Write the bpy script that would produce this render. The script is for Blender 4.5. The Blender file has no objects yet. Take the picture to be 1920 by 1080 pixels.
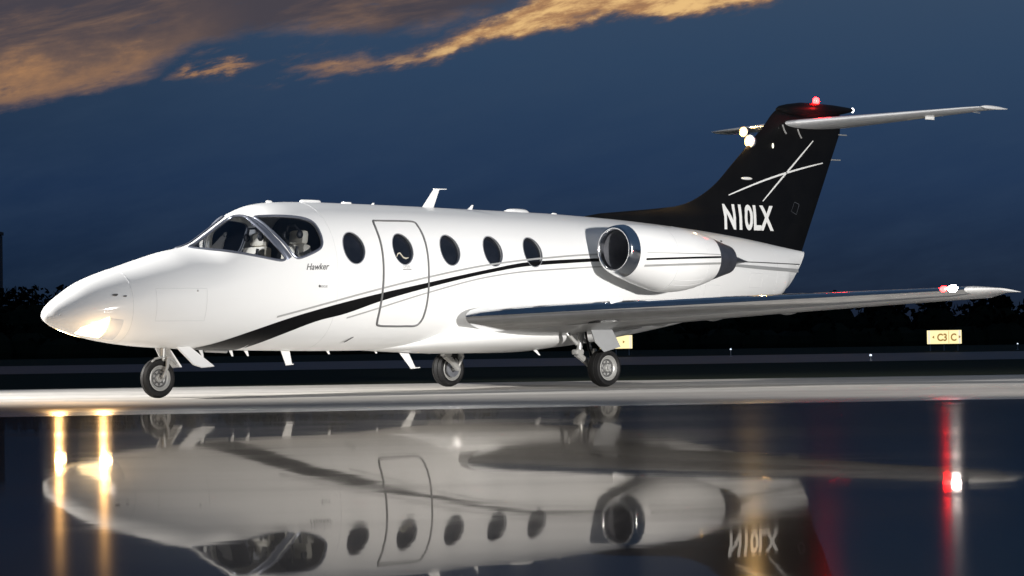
import bpy, bmesh, math, random
from mathutils import Vector, Matrix
random.seed(7)
PI = math.pi
S = bpy.context.scene
COL = S.collection

# ------------------------------------------------------------------ camera
# coordinates: X towards the nose of the aircraft, Y to its left wing, Z up; origin under the nose wheel
CAM = (16.831, 22.541, 0.511); YAW = 3.927880; PITCH = 0.0239983; ROLL = -0.0149167
fw = Vector((math.cos(PITCH)*math.cos(YAW), math.cos(PITCH)*math.sin(YAW), math.sin(PITCH)))
rt = Vector((math.sin(YAW), -math.cos(YAW), 0)); up = rt.cross(fw)
r2 = rt*math.cos(ROLL)+up*math.sin(ROLL); u2 = -rt*math.sin(ROLL)+up*math.cos(ROLL)
cd = bpy.data.cameras.new("camera"); cam = bpy.data.objects.new("camera", cd); COL.objects.link(cam)
M3 = Matrix((r2, u2, -fw)).transposed()
cam.matrix_world = Matrix.Translation(CAM) @ M3.to_4x4()
cd.sensor_width = 36; cd.lens = 36*4634.81/1920; cd.clip_start = .1; cd.clip_end = 3000
S.camera = cam

# ------------------------------------------------------------------ sky
W = bpy.data.worlds.new("World"); S.world = W; W.use_nodes = True
wn = W.node_tree; wn.nodes.clear()
class NG:
    """tiny node builder: numbers or sockets in, socket out"""
    def __init__(s, nt): s.nt = nt
    def put(s, inp, v):
        if isinstance(v, bpy.types.NodeSocket): s.nt.links.new(v, inp)
        elif v is not None: inp.default_value = v
    def m(s, op, a, b=None, c=None, clamp=False):
        n = s.nt.nodes.new('ShaderNodeMath'); n.operation = op; n.use_clamp = clamp
        s.put(n.inputs[0], a); s.put(n.inputs[1], b)
        if c is not None: s.put(n.inputs[2], c)
        return n.outputs[0]
    def dot(s, a, v):
        n = s.nt.nodes.new('ShaderNodeVectorMath'); n.operation = 'DOT_PRODUCT'; s.put(n.inputs[0], a); n.inputs[1].default_value = v
        return n.outputs['Value']
    def mix(s, f, a, b):
        n = s.nt.nodes.new('ShaderNodeMix'); n.data_type = 'RGBA'; s.put(n.inputs[0], f); s.put(n.inputs[6], a); s.put(n.inputs[7], b)
        return n.outputs[2]
    def step(s, v, lo, hi):
        n = s.nt.nodes.new('ShaderNodeMapRange'); n.interpolation_type = 'SMOOTHSTEP'
        s.put(n.inputs['Value'], v); n.inputs['From Min'].default_value = lo; n.inputs['From Max'].default_value = hi
        return n.outputs[0]
    def lin(s, v, lo, hi, a=0., b=1.):
        n = s.nt.nodes.new('ShaderNodeMapRange'); s.put(n.inputs['Value'], v)
        n.inputs['From Min'].default_value = lo; n.inputs['From Max'].default_value = hi
        n.inputs['To Min'].default_value = a; n.inputs['To Max'].default_value = b
        return n.outputs[0]
    def xyz(s, x, y, z=0.):
        n = s.nt.nodes.new('ShaderNodeCombineXYZ'); s.put(n.inputs[0], x); s.put(n.inputs[1], y); s.put(n.inputs[2], z); return n.outputs[0]
    def noise(s, vec, scale, detail=5., rough=.55, dist=0.):
        n = s.nt.nodes.new('ShaderNodeTexNoise'); s.put(n.inputs['Vector'], vec); n.inputs['Scale'].default_value = scale
        n.inputs['Detail'].default_value = detail; n.inputs['Roughness'].default_value = rough; n.inputs['Distortion'].default_value = dist
        return n.outputs['Fac']
    def ramp(s, v, stops):
        n = s.nt.nodes.new('ShaderNodeValToRGB'); s.put(n.inputs[0], v); e = n.color_ramp.elements
        while len(e) < len(stops): e.new(.5)
        for q, (p, c) in zip(e, stops): q.position = p; q.color = (*c, 1)
        return n.outputs[0]
    def curve(s, v, pts):
        """v in 0..1, pts in the same units, values scaled to 0..1"""
        n = s.nt.nodes.new('ShaderNodeFloatCurve'); s.put(n.inputs['Value'], v); c = n.mapping.curves[0]
        n.mapping.use_clip = False
        while len(c.points) < len(pts): c.points.new(.5, .5)
        for q, p in zip(c.points, pts): q.location = p; q.handle_type = 'AUTO_CLAMPED'
        n.mapping.update(); return n.outputs[0]
def lin3(r, g, b):
    f = lambda c: ((c/255+.055)/1.055)**2.4 if c > 10 else c/255/12.92
    return (f(r), f(g), f(b))
g = NG(wn)
tc = wn.nodes.new('ShaderNodeTexCoord').outputs['Generated']
hf = Vector((fw.x, fw.y, 0)).normalized()
df = g.m('MAXIMUM', g.dot(tc, hf), .25); du = g.dot(tc, rt); dz = g.dot(tc, (0, 0, 1))
# bearing and height on the sky, as tangents, about the bearing the dusk is seen on
su = g.m('DIVIDE', du, df); sv = g.m('DIVIDE', dz, df)
X = g.m('MULTIPLY_ADD', su, 4.635, .960)
Y = g.m('SUBTRACT', g.m('MULTIPLY_ADD', X, -.0149, .6653), g.m('MULTIPLY', sv, 4.635))
vec = g.xyz(g.m('MULTIPLY_ADD', Y, -.25, X), g.m('MULTIPLY', g.m('MULTIPLY_ADD', X, .24, Y), 3.6))
n1 = g.noise(vec, 3.2, 8, .62); n2 = g.noise(vec, 9., 8, .65, .2); n3 = g.noise(g.xyz(X, g.m('MULTIPLY', g.m('MULTIPLY_ADD', X, .2, Y), 1.6), 3.), 20., 5, .58)
wob = g.m('ADD', g.m('MULTIPLY_ADD', n1, .11, -.055), g.m('MULTIPLY_ADD', n3, .03, -.015))
Yw = g.m('ADD', Y, wob)
X2 = g.m('MULTIPLY', X, .5, clamp=True)
def edge(pts):   # pts in thousandths
    c = g.curve(X2, [(x/2000., (y+200)/1000.) for x, y in pts]); return g.m('SUBTRACT', c, .2)
EA = edge([(0, 202), (100, 182), (240, 150), (315, 120), (350, 95), (420, 74), (560, 62), (760, 55), (860, 40), (960, 8), (1150, -90), (2000, -190)])
EL = edge([(0, 180), (530, 150), (600, 139), (720, 116), (800, 103), (960, 70), (1150, 43), (1330, 24), (1500, -2), (1700, -60), (2000, -190)])
EU = edge([(0, 195), (500, 170), (560, 132), (600, 116), (720, 95), (790, 80), (880, 46), (960, 16), (1150, -100), (2000, -199)])
dA = g.m('SUBTRACT', EA, Yw)
A = g.step(dA, -.014, .034)
B = g.m('MULTIPLY', g.step(g.m('SUBTRACT', EL, Yw), -.008, .018), g.step(g.m('SUBTRACT', Yw, EU), -.014, .022))
cx_ = g.m('DIVIDE', g.m('SUBTRACT', X, .405), .085); cy_ = g.m('DIVIDE', g.m('SUBTRACT', g.m('MULTIPLY_ADD', g.m('SUBTRACT', X, .4), .12, Yw), .131), .017)
C_ = g.m('MULTIPLY', g.step(g.m('ADD', g.m('MULTIPLY', cx_, cx_), g.m('MULTIPLY', cy_, cy_)), 1.5, .2), g.step(n2, .42, .62))
wx = g.m('DIVIDE', g.m('SUBTRACT', X, .52), .22); wy = g.m('DIVIDE', g.m('SUBTRACT', Y, .115), .05)
D_ = g.m('MULTIPLY', g.m('MULTIPLY', g.step(g.m('ADD', g.m('MULTIPLY', wx, wx), g.m('MULTIPLY', wy, wy)), 1.3, .1), g.step(n2, .48, .72)), .45)
A = g.m('MULTIPLY', A, g.step(n2, .12, .42))
cov = g.m('MAXIMUM', g.m('MAXIMUM', A, B), g.m('MAXIMUM', g.m('MULTIPLY', C_, .85), D_))
near = g.m('MULTIPLY', g.step(dA, .13, .0), g.step(X, .5, .2))
wv = g.noise(g.xyz(g.m('MULTIPLY', X, 1.), g.m('MULTIPLY', g.m('MULTIPLY_ADD', X, .22, Y), 5.)), 2.4, 7, .6, .4)
warm = g.m('ADD', g.m('MULTIPLY', near, .55), g.m('MULTIPLY', g.step(wv, .42, .72), .55))
warm = g.m('MAXIMUM', warm, g.m('MAXIMUM', g.m('MULTIPLY', B, g.m('MULTIPLY_ADD', n2, 1.0, .32)), g.m('MULTIPLY', C_, .62)))
warm = g.m('MULTIPLY', warm, g.m('MULTIPLY_ADD', g.m('MULTIPLY', n3, n2), 1.5, .55), clamp=True)
hot = g.m('MULTIPLY', g.step(X, .55, 1.0), g.step(n2, .40, .66))
ccol = g.ramp(warm, [(0., lin3(74, 70, 78)), (.28, lin3(114, 94, 86)), (.65, lin3(172, 130, 96)), (1., lin3(204, 160, 116))])
ccol = g.mix(g.m('MULTIPLY', hot, g.step(warm, .35, .9)), ccol, (*lin3(240, 198, 138), 1))
blue = g.ramp(g.lin(Y, .64, -.1), [(0., lin3(24, 29, 42)), (.18, lin3(30, 42, 62)), (.42, lin3(38, 57, 86)), (.72, lin3(50, 71, 98)), (1., lin3(61, 80, 104))])
blue = g.mix(g.step(X, .7, -.1), blue, g.ramp(g.lin(Y, .60, .1), [(0., lin3(21, 33, 50)), (.5, lin3(33, 51, 79)), (1., lin3(42, 60, 82))]))
blue = g.mix(g.m('MULTIPLY', g.step(n1, .3, .8), .25), blue, (*lin3(56, 74, 98), 1))
cov = g.m('MULTIPLY', g.m('MULTIPLY', cov, g.step(g.dot(tc, hf), .75, .9)), g.step(Y, -.55, -.12))
sky = g.mix(cov, blue, ccol)
hs = wn.nodes.new('ShaderNodeHueSaturation'); hs.inputs['Saturation'].default_value = 1.03; hs.inputs['Value'].default_value = .93; g.put(hs.inputs['Color'], sky); sky = hs.outputs[0]
sky = g.mix(g.step(dz, .0, -.02), sky, (*lin3(14, 16, 22), 1))
bg = wn.nodes.new('ShaderNodeBackground'); wo = wn.nodes.new('ShaderNodeOutputWorld')
wn.links.new(sky, bg.inputs[0]); bg.inputs[1].default_value = 1.; wn.links.new(bg.outputs[0], wo.inputs[0])

# ------------------------------------------------------------------ flood lights that lit the aircraft on the dark apron
def flood(name, loc, aim, power, size, cone, col=(1, .97, .93), blend=.5):
    l = bpy.data.lights.new(name, 'SPOT'); l.energy = power; l.shadow_soft_size = size; l.color = col
    l.spot_size = math.radians(cone); l.spot_blend = blend
    o = bpy.data.objects.new(name, l); COL.objects.link(o); o.location = loc
    o.rotation_euler = (Vector(aim)-Vector(loc)).to_track_quat('-Z', 'Y').to_euler(); return o
flood('flood_light', (0, 19, 2.0), (-8.6, 0, 1.7), 21000, .25, 68, blend=1.)
flood('flood_light', (10.0, -8.0, 7.0), (-1.5, -2.0, .3), 31000, .3, 56, blend=1.)

S.view_settings.view_transform = 'Standard'; S.view_settings.look = 'None'; S.view_settings.gamma = 1; S.view_settings.exposure = 0
S.cycles.max_bounces = 8; S.cycles.glossy_bounces = 5; S.cycles.sample_clamp_indirect = 80; S.cycles.use_denoising = True

# ------------------------------------------------------------------ materials
def mat(name, base=(.5, .5, .5), rough=.5, metal=0., coat=0., coat_r=.05, emit=None, estr=0., spec=.5, bump=None, var=None):
    m = bpy.data.materials.new(name); m.use_nodes = True; nt = m.node_tree; p = nt.nodes['Principled BSDF']
    p.inputs['Base Color'].default_value = (*base, 1); p.inputs['Roughness'].default_value = rough; p.inputs['Metallic'].default_value = metal
    p.inputs['Coat Weight'].default_value = coat; p.inputs['Coat Roughness'].default_value = coat_r; p.inputs['Specular IOR Level'].default_value = spec
    if emit: p.inputs['Emission Color'].default_value = (*emit, 1); p.inputs['Emission Strength'].default_value = estr
    k = NG(nt); co = nt.nodes.new('ShaderNodeTexCoord').outputs['Object']
    if var:   # var = (scale, second colour, amount)
        f = k.m('MULTIPLY', k.step(k.noise(co, var[0], 6, .6), .35, .75), var[2])
        k.put(p.inputs['Base Color'], k.mix(f, (*base, 1), (*var[1], 1)))
        k.put(p.inputs['Roughness'], k.m('MULTIPLY_ADD', k.noise(co, var[0]*3, 5, .6), .16, rough-.08))
    if bump:
        b = nt.nodes.new('ShaderNodeBump'); b.inputs['Strength'].default_value = bump[1]; b.inputs['Distance'].default_value = bump[2]
        k.put(b.inputs['Height'], k.noise(co, bump[0], 4, .5)); nt.links.new(b.outputs[0], p.inputs['Normal'])
    return m
WHITE = mat('white_paint', (.80, .80, .79), .5, coat=.5, coat_r=.06, spec=.3, var=(.9, (.77, .77, .76), .4), bump=(1.1, .04, .02))
BELLY = WHITE
BLACK = mat('black_paint', (.004, .004, .0045), .45, coat=.08, coat_r=.05, spec=.1, var=(3., (.007, .007, .007), .5))
LIGHTM = mat('bare_edge', (.72, .73, .74), .35, .25, var=(4., (.6, .61, .63), .4))
SHADEP = mat('shaded_door_paint', (.23, .235, .24), .5, var=(4., (.28, .29, .3), .4))  # shade on the main gear doors, put into their colour
CHROME = mat('polished_metal', (.78, .79, .8), .13, 1., var=(5., (.6, .6, .62), .5), bump=(6, .1, .01))
METAL = mat('grey_metal', (.32, .33, .36), .38, .7, var=(6., (.2, .2, .22), .6))
GEARW = mat('gear_paint', (.38, .38, .37), .35, .3, var=(14., (.35, .34, .32), .7))
RUBBER = mat('tyre_rubber', (.008, .008, .0085), .6, spec=.25, var=(12., (.016, .015, .015), .6))
DARK = mat('dark_lining', (.012, .012, .014), .6, var=(8., (.03, .028, .026), .5))
CREAM = mat('cream_trim', (.62, .57, .46), .55, var=(9., (.48, .43, .34), .5))
GREYLINE = mat('grey_seal', (.13, .13, .13), .5, var=(9., (.18, .18, .18), .5))
PIN = mat('silver_stripe', (.42, .42, .41), .35, .3, var=(4., (.5, .5, .5), .4))
REVEAL = mat('window_reveal', (.30, .31, .33), .45, var=(9., (.2, .2, .22), .5))
FRAME = mat('windscreen_frame', (.19, .205, .25), .3, .6, var=(7., (.2, .22, .27), .5))
PANE = mat('cabin_pane', (.008, .010, .015), .06, spec=.6, var=(6., (.02, .022, .03), .5)); PANE.node_tree.nodes['Principled BSDF'].inputs['Roughness'].default_value = .06
LETTER = mat('white_lettering', (.78, .78, .76), .4, var=(9., (.7, .7, .68), .4))
INKM = mat('dark_lettering', (.07, .07, .07), .5, var=(9., (.12, .12, .12), .4))
RED = mat('red_lamp', (.8, .05, .04), .2, emit=(1, .0035, .0035), estr=130)
HALO = mat('lamp_halo_ring', (.6, .45, .2), .3, emit=(1, .52, .14), estr=2.2)  # self-glowing ring added for the warm halo around the landing lamps
HOT = mat('exhaust_metal', (.10, .105, .125), .35, .6, var=(5., (.05, .05, .06), .6))
SEAM = mat('panel_seam', (.60, .60, .60), .6, var=(9., (.68, .68, .68), .5))
WINGP = mat('shaded_wing_paint', (.38, .38, .375), .5, coat=.3, spec=.3, var=(1.5, (.31, .305, .30), .6))  # darkened wing white: shade of the unlit underside put into the base colour
STROBE = mat('white_lamp', (.9, .9, .9), .2, emit=(1, .90, .86), estr=70)
WARM = mat('warm_lamp', (.9, .8, .5), .2, emit=(1, .62, .22), estr=300)
NAVW = mat('tail_lamp', (.9, .9, .9), .2, emit=(.9, .95, 1), estr=5)
SIGNY = mat('sign_face', (.8, .7, .35), .5, emit=(1, .84, .42), estr=1.2, var=(3., (.8, .66, .3), .5))
SIGNW = mat('sign_end', (.8, .78, .7), .5, emit=(1, .93, .74), estr=.85, var=(3., (.8, .7, .5), .5))
SIGNT = mat('sign_legend', (.10, .07, .03), .6, emit=(1, .6, .2), estr=.38, var=(9., (.16, .1, .05), .5))
EDGE = mat('edge_lamp', (.8, .85, .9), .3, emit=(.75, .85, 1), estr=1.6)
def glass():
    m = bpy.data.materials.new('cockpit_glass'); m.use_nodes = True; nt = m.node_tree; nt.nodes.clear(); k = NG(nt)
    t = nt.nodes.new('ShaderNodeBsdfTransparent'); t.inputs[0].default_value = (.66, .69, .74, 1)
    gl = nt.nodes.new('ShaderNodeBsdfGlossy'); gl.inputs['Roughness'].default_value = .03; gl.inputs[0].default_value = (.9, .92, 1, 1)
    fr = nt.nodes.new('ShaderNodeFresnel'); fr.inputs[0].default_value = 1.5
    mx = nt.nodes.new('ShaderNodeMixShader'); o = nt.nodes.new('ShaderNodeOutputMaterial')
    k.put(mx.inputs[0], k.m('MULTIPLY_ADD', fr.outputs[0], .9, .01)); nt.links.new(t.outputs[0], mx.inputs[1]); nt.links.new(gl.outputs[0], mx.inputs[2])
    nt.links.new(mx.outputs[0], o.inputs[0]); return m
GLASS = glass()

# ------------------------------------------------------------------ object helpers
def tag(o, label=None, cat=None, group=None, kind=None):
    for k, v in (('label', label), ('category', cat), ('group', group), ('kind', kind)):
        if v: o[k] = v
    return o
def empty(name, loc, rz=0):
    o = bpy.data.objects.new(name, None); COL.objects.link(o); o.location = loc; o.rotation_euler.z = rz; o.empty_display_size = .2
    return o
class MB:
    def __init__(s): s.v = []; s.f = []; s.mi = []
    def add(s, vs, fs, mi=0):
        b = len(s.v); s.v += [tuple(v) for v in vs]; s.f += [tuple(b+i for i in f) for f in fs]; s.mi += [mi]*len(fs); return s
    def loft(s, rings, closed=True, cap=(1, 1), mi=0):
        n = len(rings[0]); vs = [p for r in rings for p in r]; fs = []
        for i in range(len(rings)-1):
            for j in range(n if closed else n-1):
                a = i*n+j; b = i*n+(j+1) % n; fs.append((a, b, b+n, a+n))
        if closed and cap[0]: fs.append(tuple(range(n))[::-1])
        if closed and cap[1]: fs.append(tuple((len(rings)-1)*n+j for j in range(n)))
        return s.add(vs, fs, mi)
    def tube(s, pts, r, n=10, cyc=False, mi=0):
        pts = [Vector(p) for p in pts]; N = len(pts); rs = r if isinstance(r, (list, tuple)) else [r]*N
        rings = []; pu = None
        for i, p in enumerate(pts):
            if cyc: d = pts[(i+1) % N]-pts[i-1]
            else: d = pts[min(i+1, N-1)]-pts[max(i-1, 0)]
            d.normalize()
            if pu is None: pu = d.orthogonal().normalized()
            pu = (pu-d*pu.dot(d)).normalized(); w = d.cross(pu)
            rings.append([p+(pu*math.cos(2*PI*k/n)+w*math.sin(2*PI*k/n))*rs[i] for k in range(n)])
        if cyc: rings.append(rings[0])
        return s.loft(rings, cap=(not cyc, not cyc), mi=mi)
    def box(s, c, size, rot=None, mi=0, bev=.12):
        """box with chamfered edges"""
        hx, hy, hz = [q/2 for q in size]; b = min(hx, hy, hz)*bev*2
        R = rot or Matrix.Identity(3); c = Vector(c); bm = bmesh.new(); bmesh.ops.create_cube(bm, size=1)
        for v in bm.verts: v.co = Vector((v.co.x*size[0], v.co.y*size[1], v.co.z*size[2]))
        if b > 1e-5: bmesh.ops.bevel(bm, geom=bm.edges[:], offset=b, segments=2, affect='EDGES', profile=.6)
        bm.verts.index_update()
        s.add([c+R @ v.co for v in bm.verts], [[v.index for v in f.verts] for f in bm.faces], mi); bm.free(); return s
    def lathe(s, prof, c, axis='Y', n=40, mi=0, closed=False, cap=True):
        """prof = (along axis, radius)"""
        rings = []
        for a, r in prof:
            rg = []
            for k in range(n):
                t = 2*PI*k/n; p, q = r*math.cos(t), r*math.sin(t)
                rg.append({'Y': (c[0]+p, c[1]+a, c[2]+q), 'X': (c[0]+a, c[1]+p, c[2]+q), 'Z': (c[0]+p, c[1]+q, c[2]+a)}[axis])
            rings.append(rg)
        if closed: rings.append(rings[0])
        return s.loft(rings, cap=(cap and not closed, cap and not closed), mi=mi)
    def ball(s, c, r, n=12, mi=0, sc=(1, 1, 1)):
        rings = []
        for i in range(1, n):
            t = PI*i/n; rings.append([(c[0]+r*sc[0]*math.sin(t)*math.cos(2*PI*k/n/1), c[1]+r*sc[1]*math.sin(t)*math.sin(2*PI*k/n), c[2]+r*sc[2]*math.cos(t)) for k in range(n)])
        return s.loft(rings, mi=mi)
    def build(s, name, mats, parent=None, smooth=35, fix=True):
        me = bpy.data.meshes.new(name); me.from_pydata(s.v, [], s.f); me.update()
        for m in (mats if isinstance(mats, (list, tuple)) else [mats]): me.materials.append(m)
        me.polygons.foreach_set('material_index', s.mi)
        if fix:
            bm = bmesh.new(); bm.from_mesh(me); bmesh.ops.remove_doubles(bm, verts=bm.verts[:], dist=1e-5); bmesh.ops.recalc_face_normals(bm, faces=bm.faces[:]); bm.to_mesh(me); bm.free()
        if smooth: shade(me, smooth)
        o = bpy.data.objects.new(name, me); COL.objects.link(o)
        if parent is not None:
            o.parent = parent
        return o
def shade(me, ang):
    me.polygons.foreach_set('use_smooth', [True]*len(me.polygons))
    bm = bmesh.new(); bm.from_mesh(me); a = math.radians(ang)
    for e in bm.edges:
        if len(e.link_faces) == 2: e.smooth = e.calc_face_angle(0) < a
    bm.to_mesh(me); bm.free()

# ------------------------------------------------------------------ fuselage skin: crown, keel and width per station
def pchip(xs,ys):
    n=len(xs); h=[xs[i+1]-xs[i] for i in range(n-1)]; d=[(ys[i+1]-ys[i])/h[i] for i in range(n-1)]
    m=[d[0]]+[0]*(n-2)+[d[-1]]
    for i in range(1,n-1):
        if d[i-1]*d[i]>0:
            w1=2*h[i]+h[i-1]; w2=h[i]+2*h[i-1]; m[i]=(w1+w2)/(w1/d[i-1]+w2/d[i])
    def f(x):
        if x<=xs[0]: return ys[0]
        if x>=xs[-1]: return ys[-1]
        lo,hi=0,n-1
        while hi-lo>1:
            mid=(lo+hi)//2
            if xs[mid]<=x: lo=mid
            else: hi=mid
        t=(x-xs[lo])/h[lo]; t2=t*t; t3=t2*t
        return (2*t3-3*t2+1)*ys[lo]+(t3-2*t2+t)*h[lo]*m[lo]+(-2*t3+3*t2)*ys[hi]+(t3-t2)*h[lo]*m[hi]
    return f
def tab(s):
    v=[tuple(map(float,q.split(','))) for q in s.split()]; v.sort(); return pchip([a for a,b in v],[b for a,b in v])
Tf=tab("1.52,.926 1.512,.965 1.497,.992 1.45,1.045 1.373,1.105 1.24,1.19 1.087,1.28 .8,1.392 .5,1.48 .206,1.568 -.09,1.65 -.36,1.705 -.47,1.735 -.7,1.865 -.938,2.015 -1.04,2.075 -1.2,2.155 -1.42,2.225 -1.69,2.258 -2.36,2.275 -3,2.275 -4,2.271 -5,2.263 -6,2.254 -7.02,2.227 -7.9,2.19 -9.04,2.118 -9.85,2.052 -10.7,1.963 -11.7,1.844")
Bf=tab("1.52,.926 1.512,.905 1.484,.872 1.44,.84 1.377,.805 1.094,.712 .81,.65 .515,.607 .219,.578 -.078,.56 -.7,.536 -1.33,.52 -2.75,.5 -6,.5 -6.6,.53 -7.5,.62 -8.5,.755 -9.5,.92 -10.5,1.10 -11.24,1.229 -11.7,1.30")
Wf=tab("1.52,.0 1.512,.04 1.49,.075 1.45,.12 1.373,.17 1.24,.232 1.087,.287 .8,.375 .5,.452 .2,.522 -.1,.585 -.4,.64 -.9,.715 -1.4,.775 -2,.825 -2.7,.845 -6,.845 -7,.815 -8,.74 -9,.62 -10,.44 -11,.22 -11.7,.07")
Mf=tab("1.52,.926 1.3,.94 .8,1.0 .2,1.1 -.4,1.2 -1,1.3 -1.7,1.38 -2.7,1.40 -6,1.40 -8,1.48 -10,1.56 -11.7,1.6")
Ef=tab("1.52,2 .5,2.1 0,2.0 -.4,1.85 -.9,1.85 -1.5,2.1 -3,2.15 -7,2.1 -11.7,2.2")
Eb=tab("1.52,2 .5,2.15 -1,2.3 -3,2.4 -6,2.4 -9,2.2 -11.7,2.2")
def sec(x,off=0.0):
    T,B,M,W=Tf(x)+off,Bf(x)-off,Mf(x),Wf(x)+off
    return T,B,M,max(W,1e-4),Ef(x),Eb(x)
def F(p,off=0.0):
    x,y,z=p
    if x>1.52 or x<-11.7: return 1.0
    T,B,M,W,a,b=sec(x,off)
    H,n=(T-M,a) if z>=M else (M-B,b)
    H=max(H,1e-4)
    return (abs(y)/W)**n+(abs(z-M)/H)**n-1
def side_y(x,z,off=0.0):
    T,B,M,W,a,b=sec(x,off)
    H,n=(T-M,a) if z>=M else (M-B,b)
    t=1-(min(abs(z-M)/H,1.0))**n
    return W*t**(1/n)
def normal(p):
    e=1e-3
    g=[(F([p[j]+(e if j==i else 0) for j in range(3)])-F([p[j]-(e if j==i else 0) for j in range(3)]))/(2*e) for i in range(3)]
    l=math.sqrt(sum(q*q for q in g)); return [q/l for q in g]

# ================================================================== the aircraft
jet = tag(empty('business_jet', (0, 0, 0)), 'white twin engine business jet with black tail parked on the wet apron', 'airplane')

def ring(x, off=0., n=120, zmin=None):
    T, B, M, Wd, a, b = sec(x, off); r = []
    for k in range(n):
        t = 2*PI*k/n; s, c = math.sin(t), math.cos(t)
        e = a if c >= 0 else b; H = (T-M) if c >= 0 else (M-B)
        y = Wd*math.copysign(abs(s)**(2/e), s); z = M+H*math.copysign(abs(c)**(2/e), c)
        if zmin is not None and z < zmin: z = zmin
        r.append((x, y, z))
    return r
def onsurf(p, n, off=0.):
    """slide p along n until it meets the skin grown by off"""
    p = Vector(p); n = Vector(n); a, b = -.25, .25
    for _ in range(26):
        m = (a+b)/2
        if F(p+n*m, off) < 0: a = m
        else: b = m
    return p+n*b
def dense(P, k=6):
    """closed Catmull-Rom through P"""
    P = [Vector(p) for p in P]; N = len(P); o = []
    for i in range(N):
        a, b, c, d = P[i-1], P[i], P[(i+1) % N], P[(i+2) % N]
        for j in range(k):
            t = j/k; o.append(.5*((2*b)+(c-a)*t+(2*a-5*b+4*c-d)*t*t+(3*b-a-3*c+d)*t**3))
    return o
def snap(P, off=0.):
    return [onsurf(p, normal(p), off) for p in P]
mir = lambda P: [(p[0], -p[1], p[2]) for p in P]

front_out = [(-.40, .10, 1.70), (-.52, .06, 1.75), (-.709, .055, 1.859), (-.859, .055, 1.954), (-.97, .06, 2.03), (-1.045, .09, 2.07), (-1.085, .16, 2.08), (-1.109, .237, 2.064), (-1.106, .349, 2.007), (-1.121, .474, 1.921), (-1.153, .577, 1.826), (-1.201, .66, 1.72), (-1.255, .712, 1.628), (-1.285, .735, 1.57), (-1.25, .736, 1.545), (-1.178, .721, 1.546), (-1.06, .685, 1.568), (-.884, .617, 1.602), (-.707, .514, 1.637), (-.557, .377, 1.663), (-.456, .251, 1.679), (-.40, .16, 1.686)]
side_out = [(-1.184, .327, 2.055), (-1.298, .405, 2.067), (-1.45, .473, 2.068), (-1.632, .524, 2.058), (-1.76, .569, 2.031), (-1.82, .622, 1.977), (-1.837, .69, 1.882), (-1.833, .738, 1.787), (-1.814, .759, 1.728), (-1.766, .77, 1.68), (-1.642, .772, 1.626), (-1.497, .765, 1.578), (-1.43, .757, 1.577), (-1.375, .736, 1.628), (-1.335, .697, 1.709), (-1.275, .632, 1.802), (-1.225, .546, 1.897), (-1.19, .442, 1.981), (-1.175, .356, 2.03)]
front_out = snap(dense(front_out, 3)); side_out = snap(dense(side_out, 3))
WINX = [-2.278, -3.041, -3.816, -4.547, -5.249]; WZ = 1.70; WA, WB = .162, .189
OTHERX = [-2.278, -3.041, -3.816, -4.547, -5.249]

xs = [1.5195, 1.5185, 1.517, 1.514, 1.510, 1.503, 1.494, 1.482, 1.467, 1.45, 1.43, 1.40, 1.37, 1.33, 1.29, 1.24]
x = 1.19
while x > -.3: xs.append(round(x, 3)); x -= .06
while x > -2.4: xs.append(round(x, 3)); x -= .035
while x > -11.70: xs.append(round(x, 3)); x -= .10
xs.append(-11.699)
# the tail end is cut on a slant: the lower edge ends further forward than the upper one
def slant(r):
    o = []
    for (x, y, z) in r:
        lim = -11.20-(min(1.85, max(1.22, z))-1.22)*(.49/.62)
        o.append((-11.1+(x+11.1)*(lim+11.1)/(-.6), y, z))
    return o
body = MB(); body.loft([ring(x, n=128) if x > -11.1 else slant(ring(x, n=128)) for x in xs])
def body_src():
    me = bpy.data.meshes.new('tmp'); me.from_pydata(body.v, [], body.f); me.update(); return me
fus = body.build('fuselage', [WHITE, REVEAL, DARK], jet, smooth=None)
def boolean(o, cut, op='DIFFERENCE'):
    m = o.modifiers.new('b', 'BOOLEAN'); m.operation = op; m.object = cut; m.solver = 'EXACT'
    dg = bpy.context.evaluated_depsgraph_get(); me = bpy.data.meshes.new_from_object(o.evaluated_get(dg))
    o.modifiers.remove(m); old = o.data; nm = old.name; o.data = me; bpy.data.meshes.remove(old); me.name = nm
    cm = cut.data; bpy.data.objects.remove(cut); bpy.data.meshes.remove(cm)
cx = [-.44, -.55, -.7, -.85, -1., -1.15, -1.3, -1.5, -1.7, -1.9, -2.1, -2.2]
boolean(fus, MB().loft([ring(x, -.035, n=64, zmin=1.0) for x in cx]).build('cavity', DARK, smooth=None))
def prism(P, d, a, b):
    d = Vector(d).normalized(); P = [Vector(p) for p in P]
    return MB().loft([[p-d*a for p in P], [p+d*b for p in P]]).build('cut', DARK, smooth=None)
for sgn in (1, -1):
    fo = front_out if sgn > 0 else mir(front_out); so = side_out if sgn > 0 else mir(side_out)
    boolean(fus, prism(fo, (.62, sgn*.55, .56), .07, .5))
    boolean(fus, prism(so, (.1, sgn*.93, .35), .09, .5))
    for wx in (WINX if sgn > 0 else OTHERX):
        el = [(wx+WA*math.cos(2*PI*k/40), sgn*.66, WZ+WB*math.sin(2*PI*k/40)) for k in range(40)]
        boolean(fus, prism(el, (0, sgn, 0), 0, .5))
me = fus.data
for p in me.polygons:
    c = p.center
    inside = F(c, -.008) < 0 and p.normal.dot(Vector(normal(c))) < .95
    p.material_index = 0 if not inside else (2 if (c.x > -2.25 and c.x < -.3 and F(c, -.03) < 0) else 1)
shade(me, 30)
me.materials.clear()
for m in (WHITE, REVEAL, DARK): me.materials.append(m)

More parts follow.
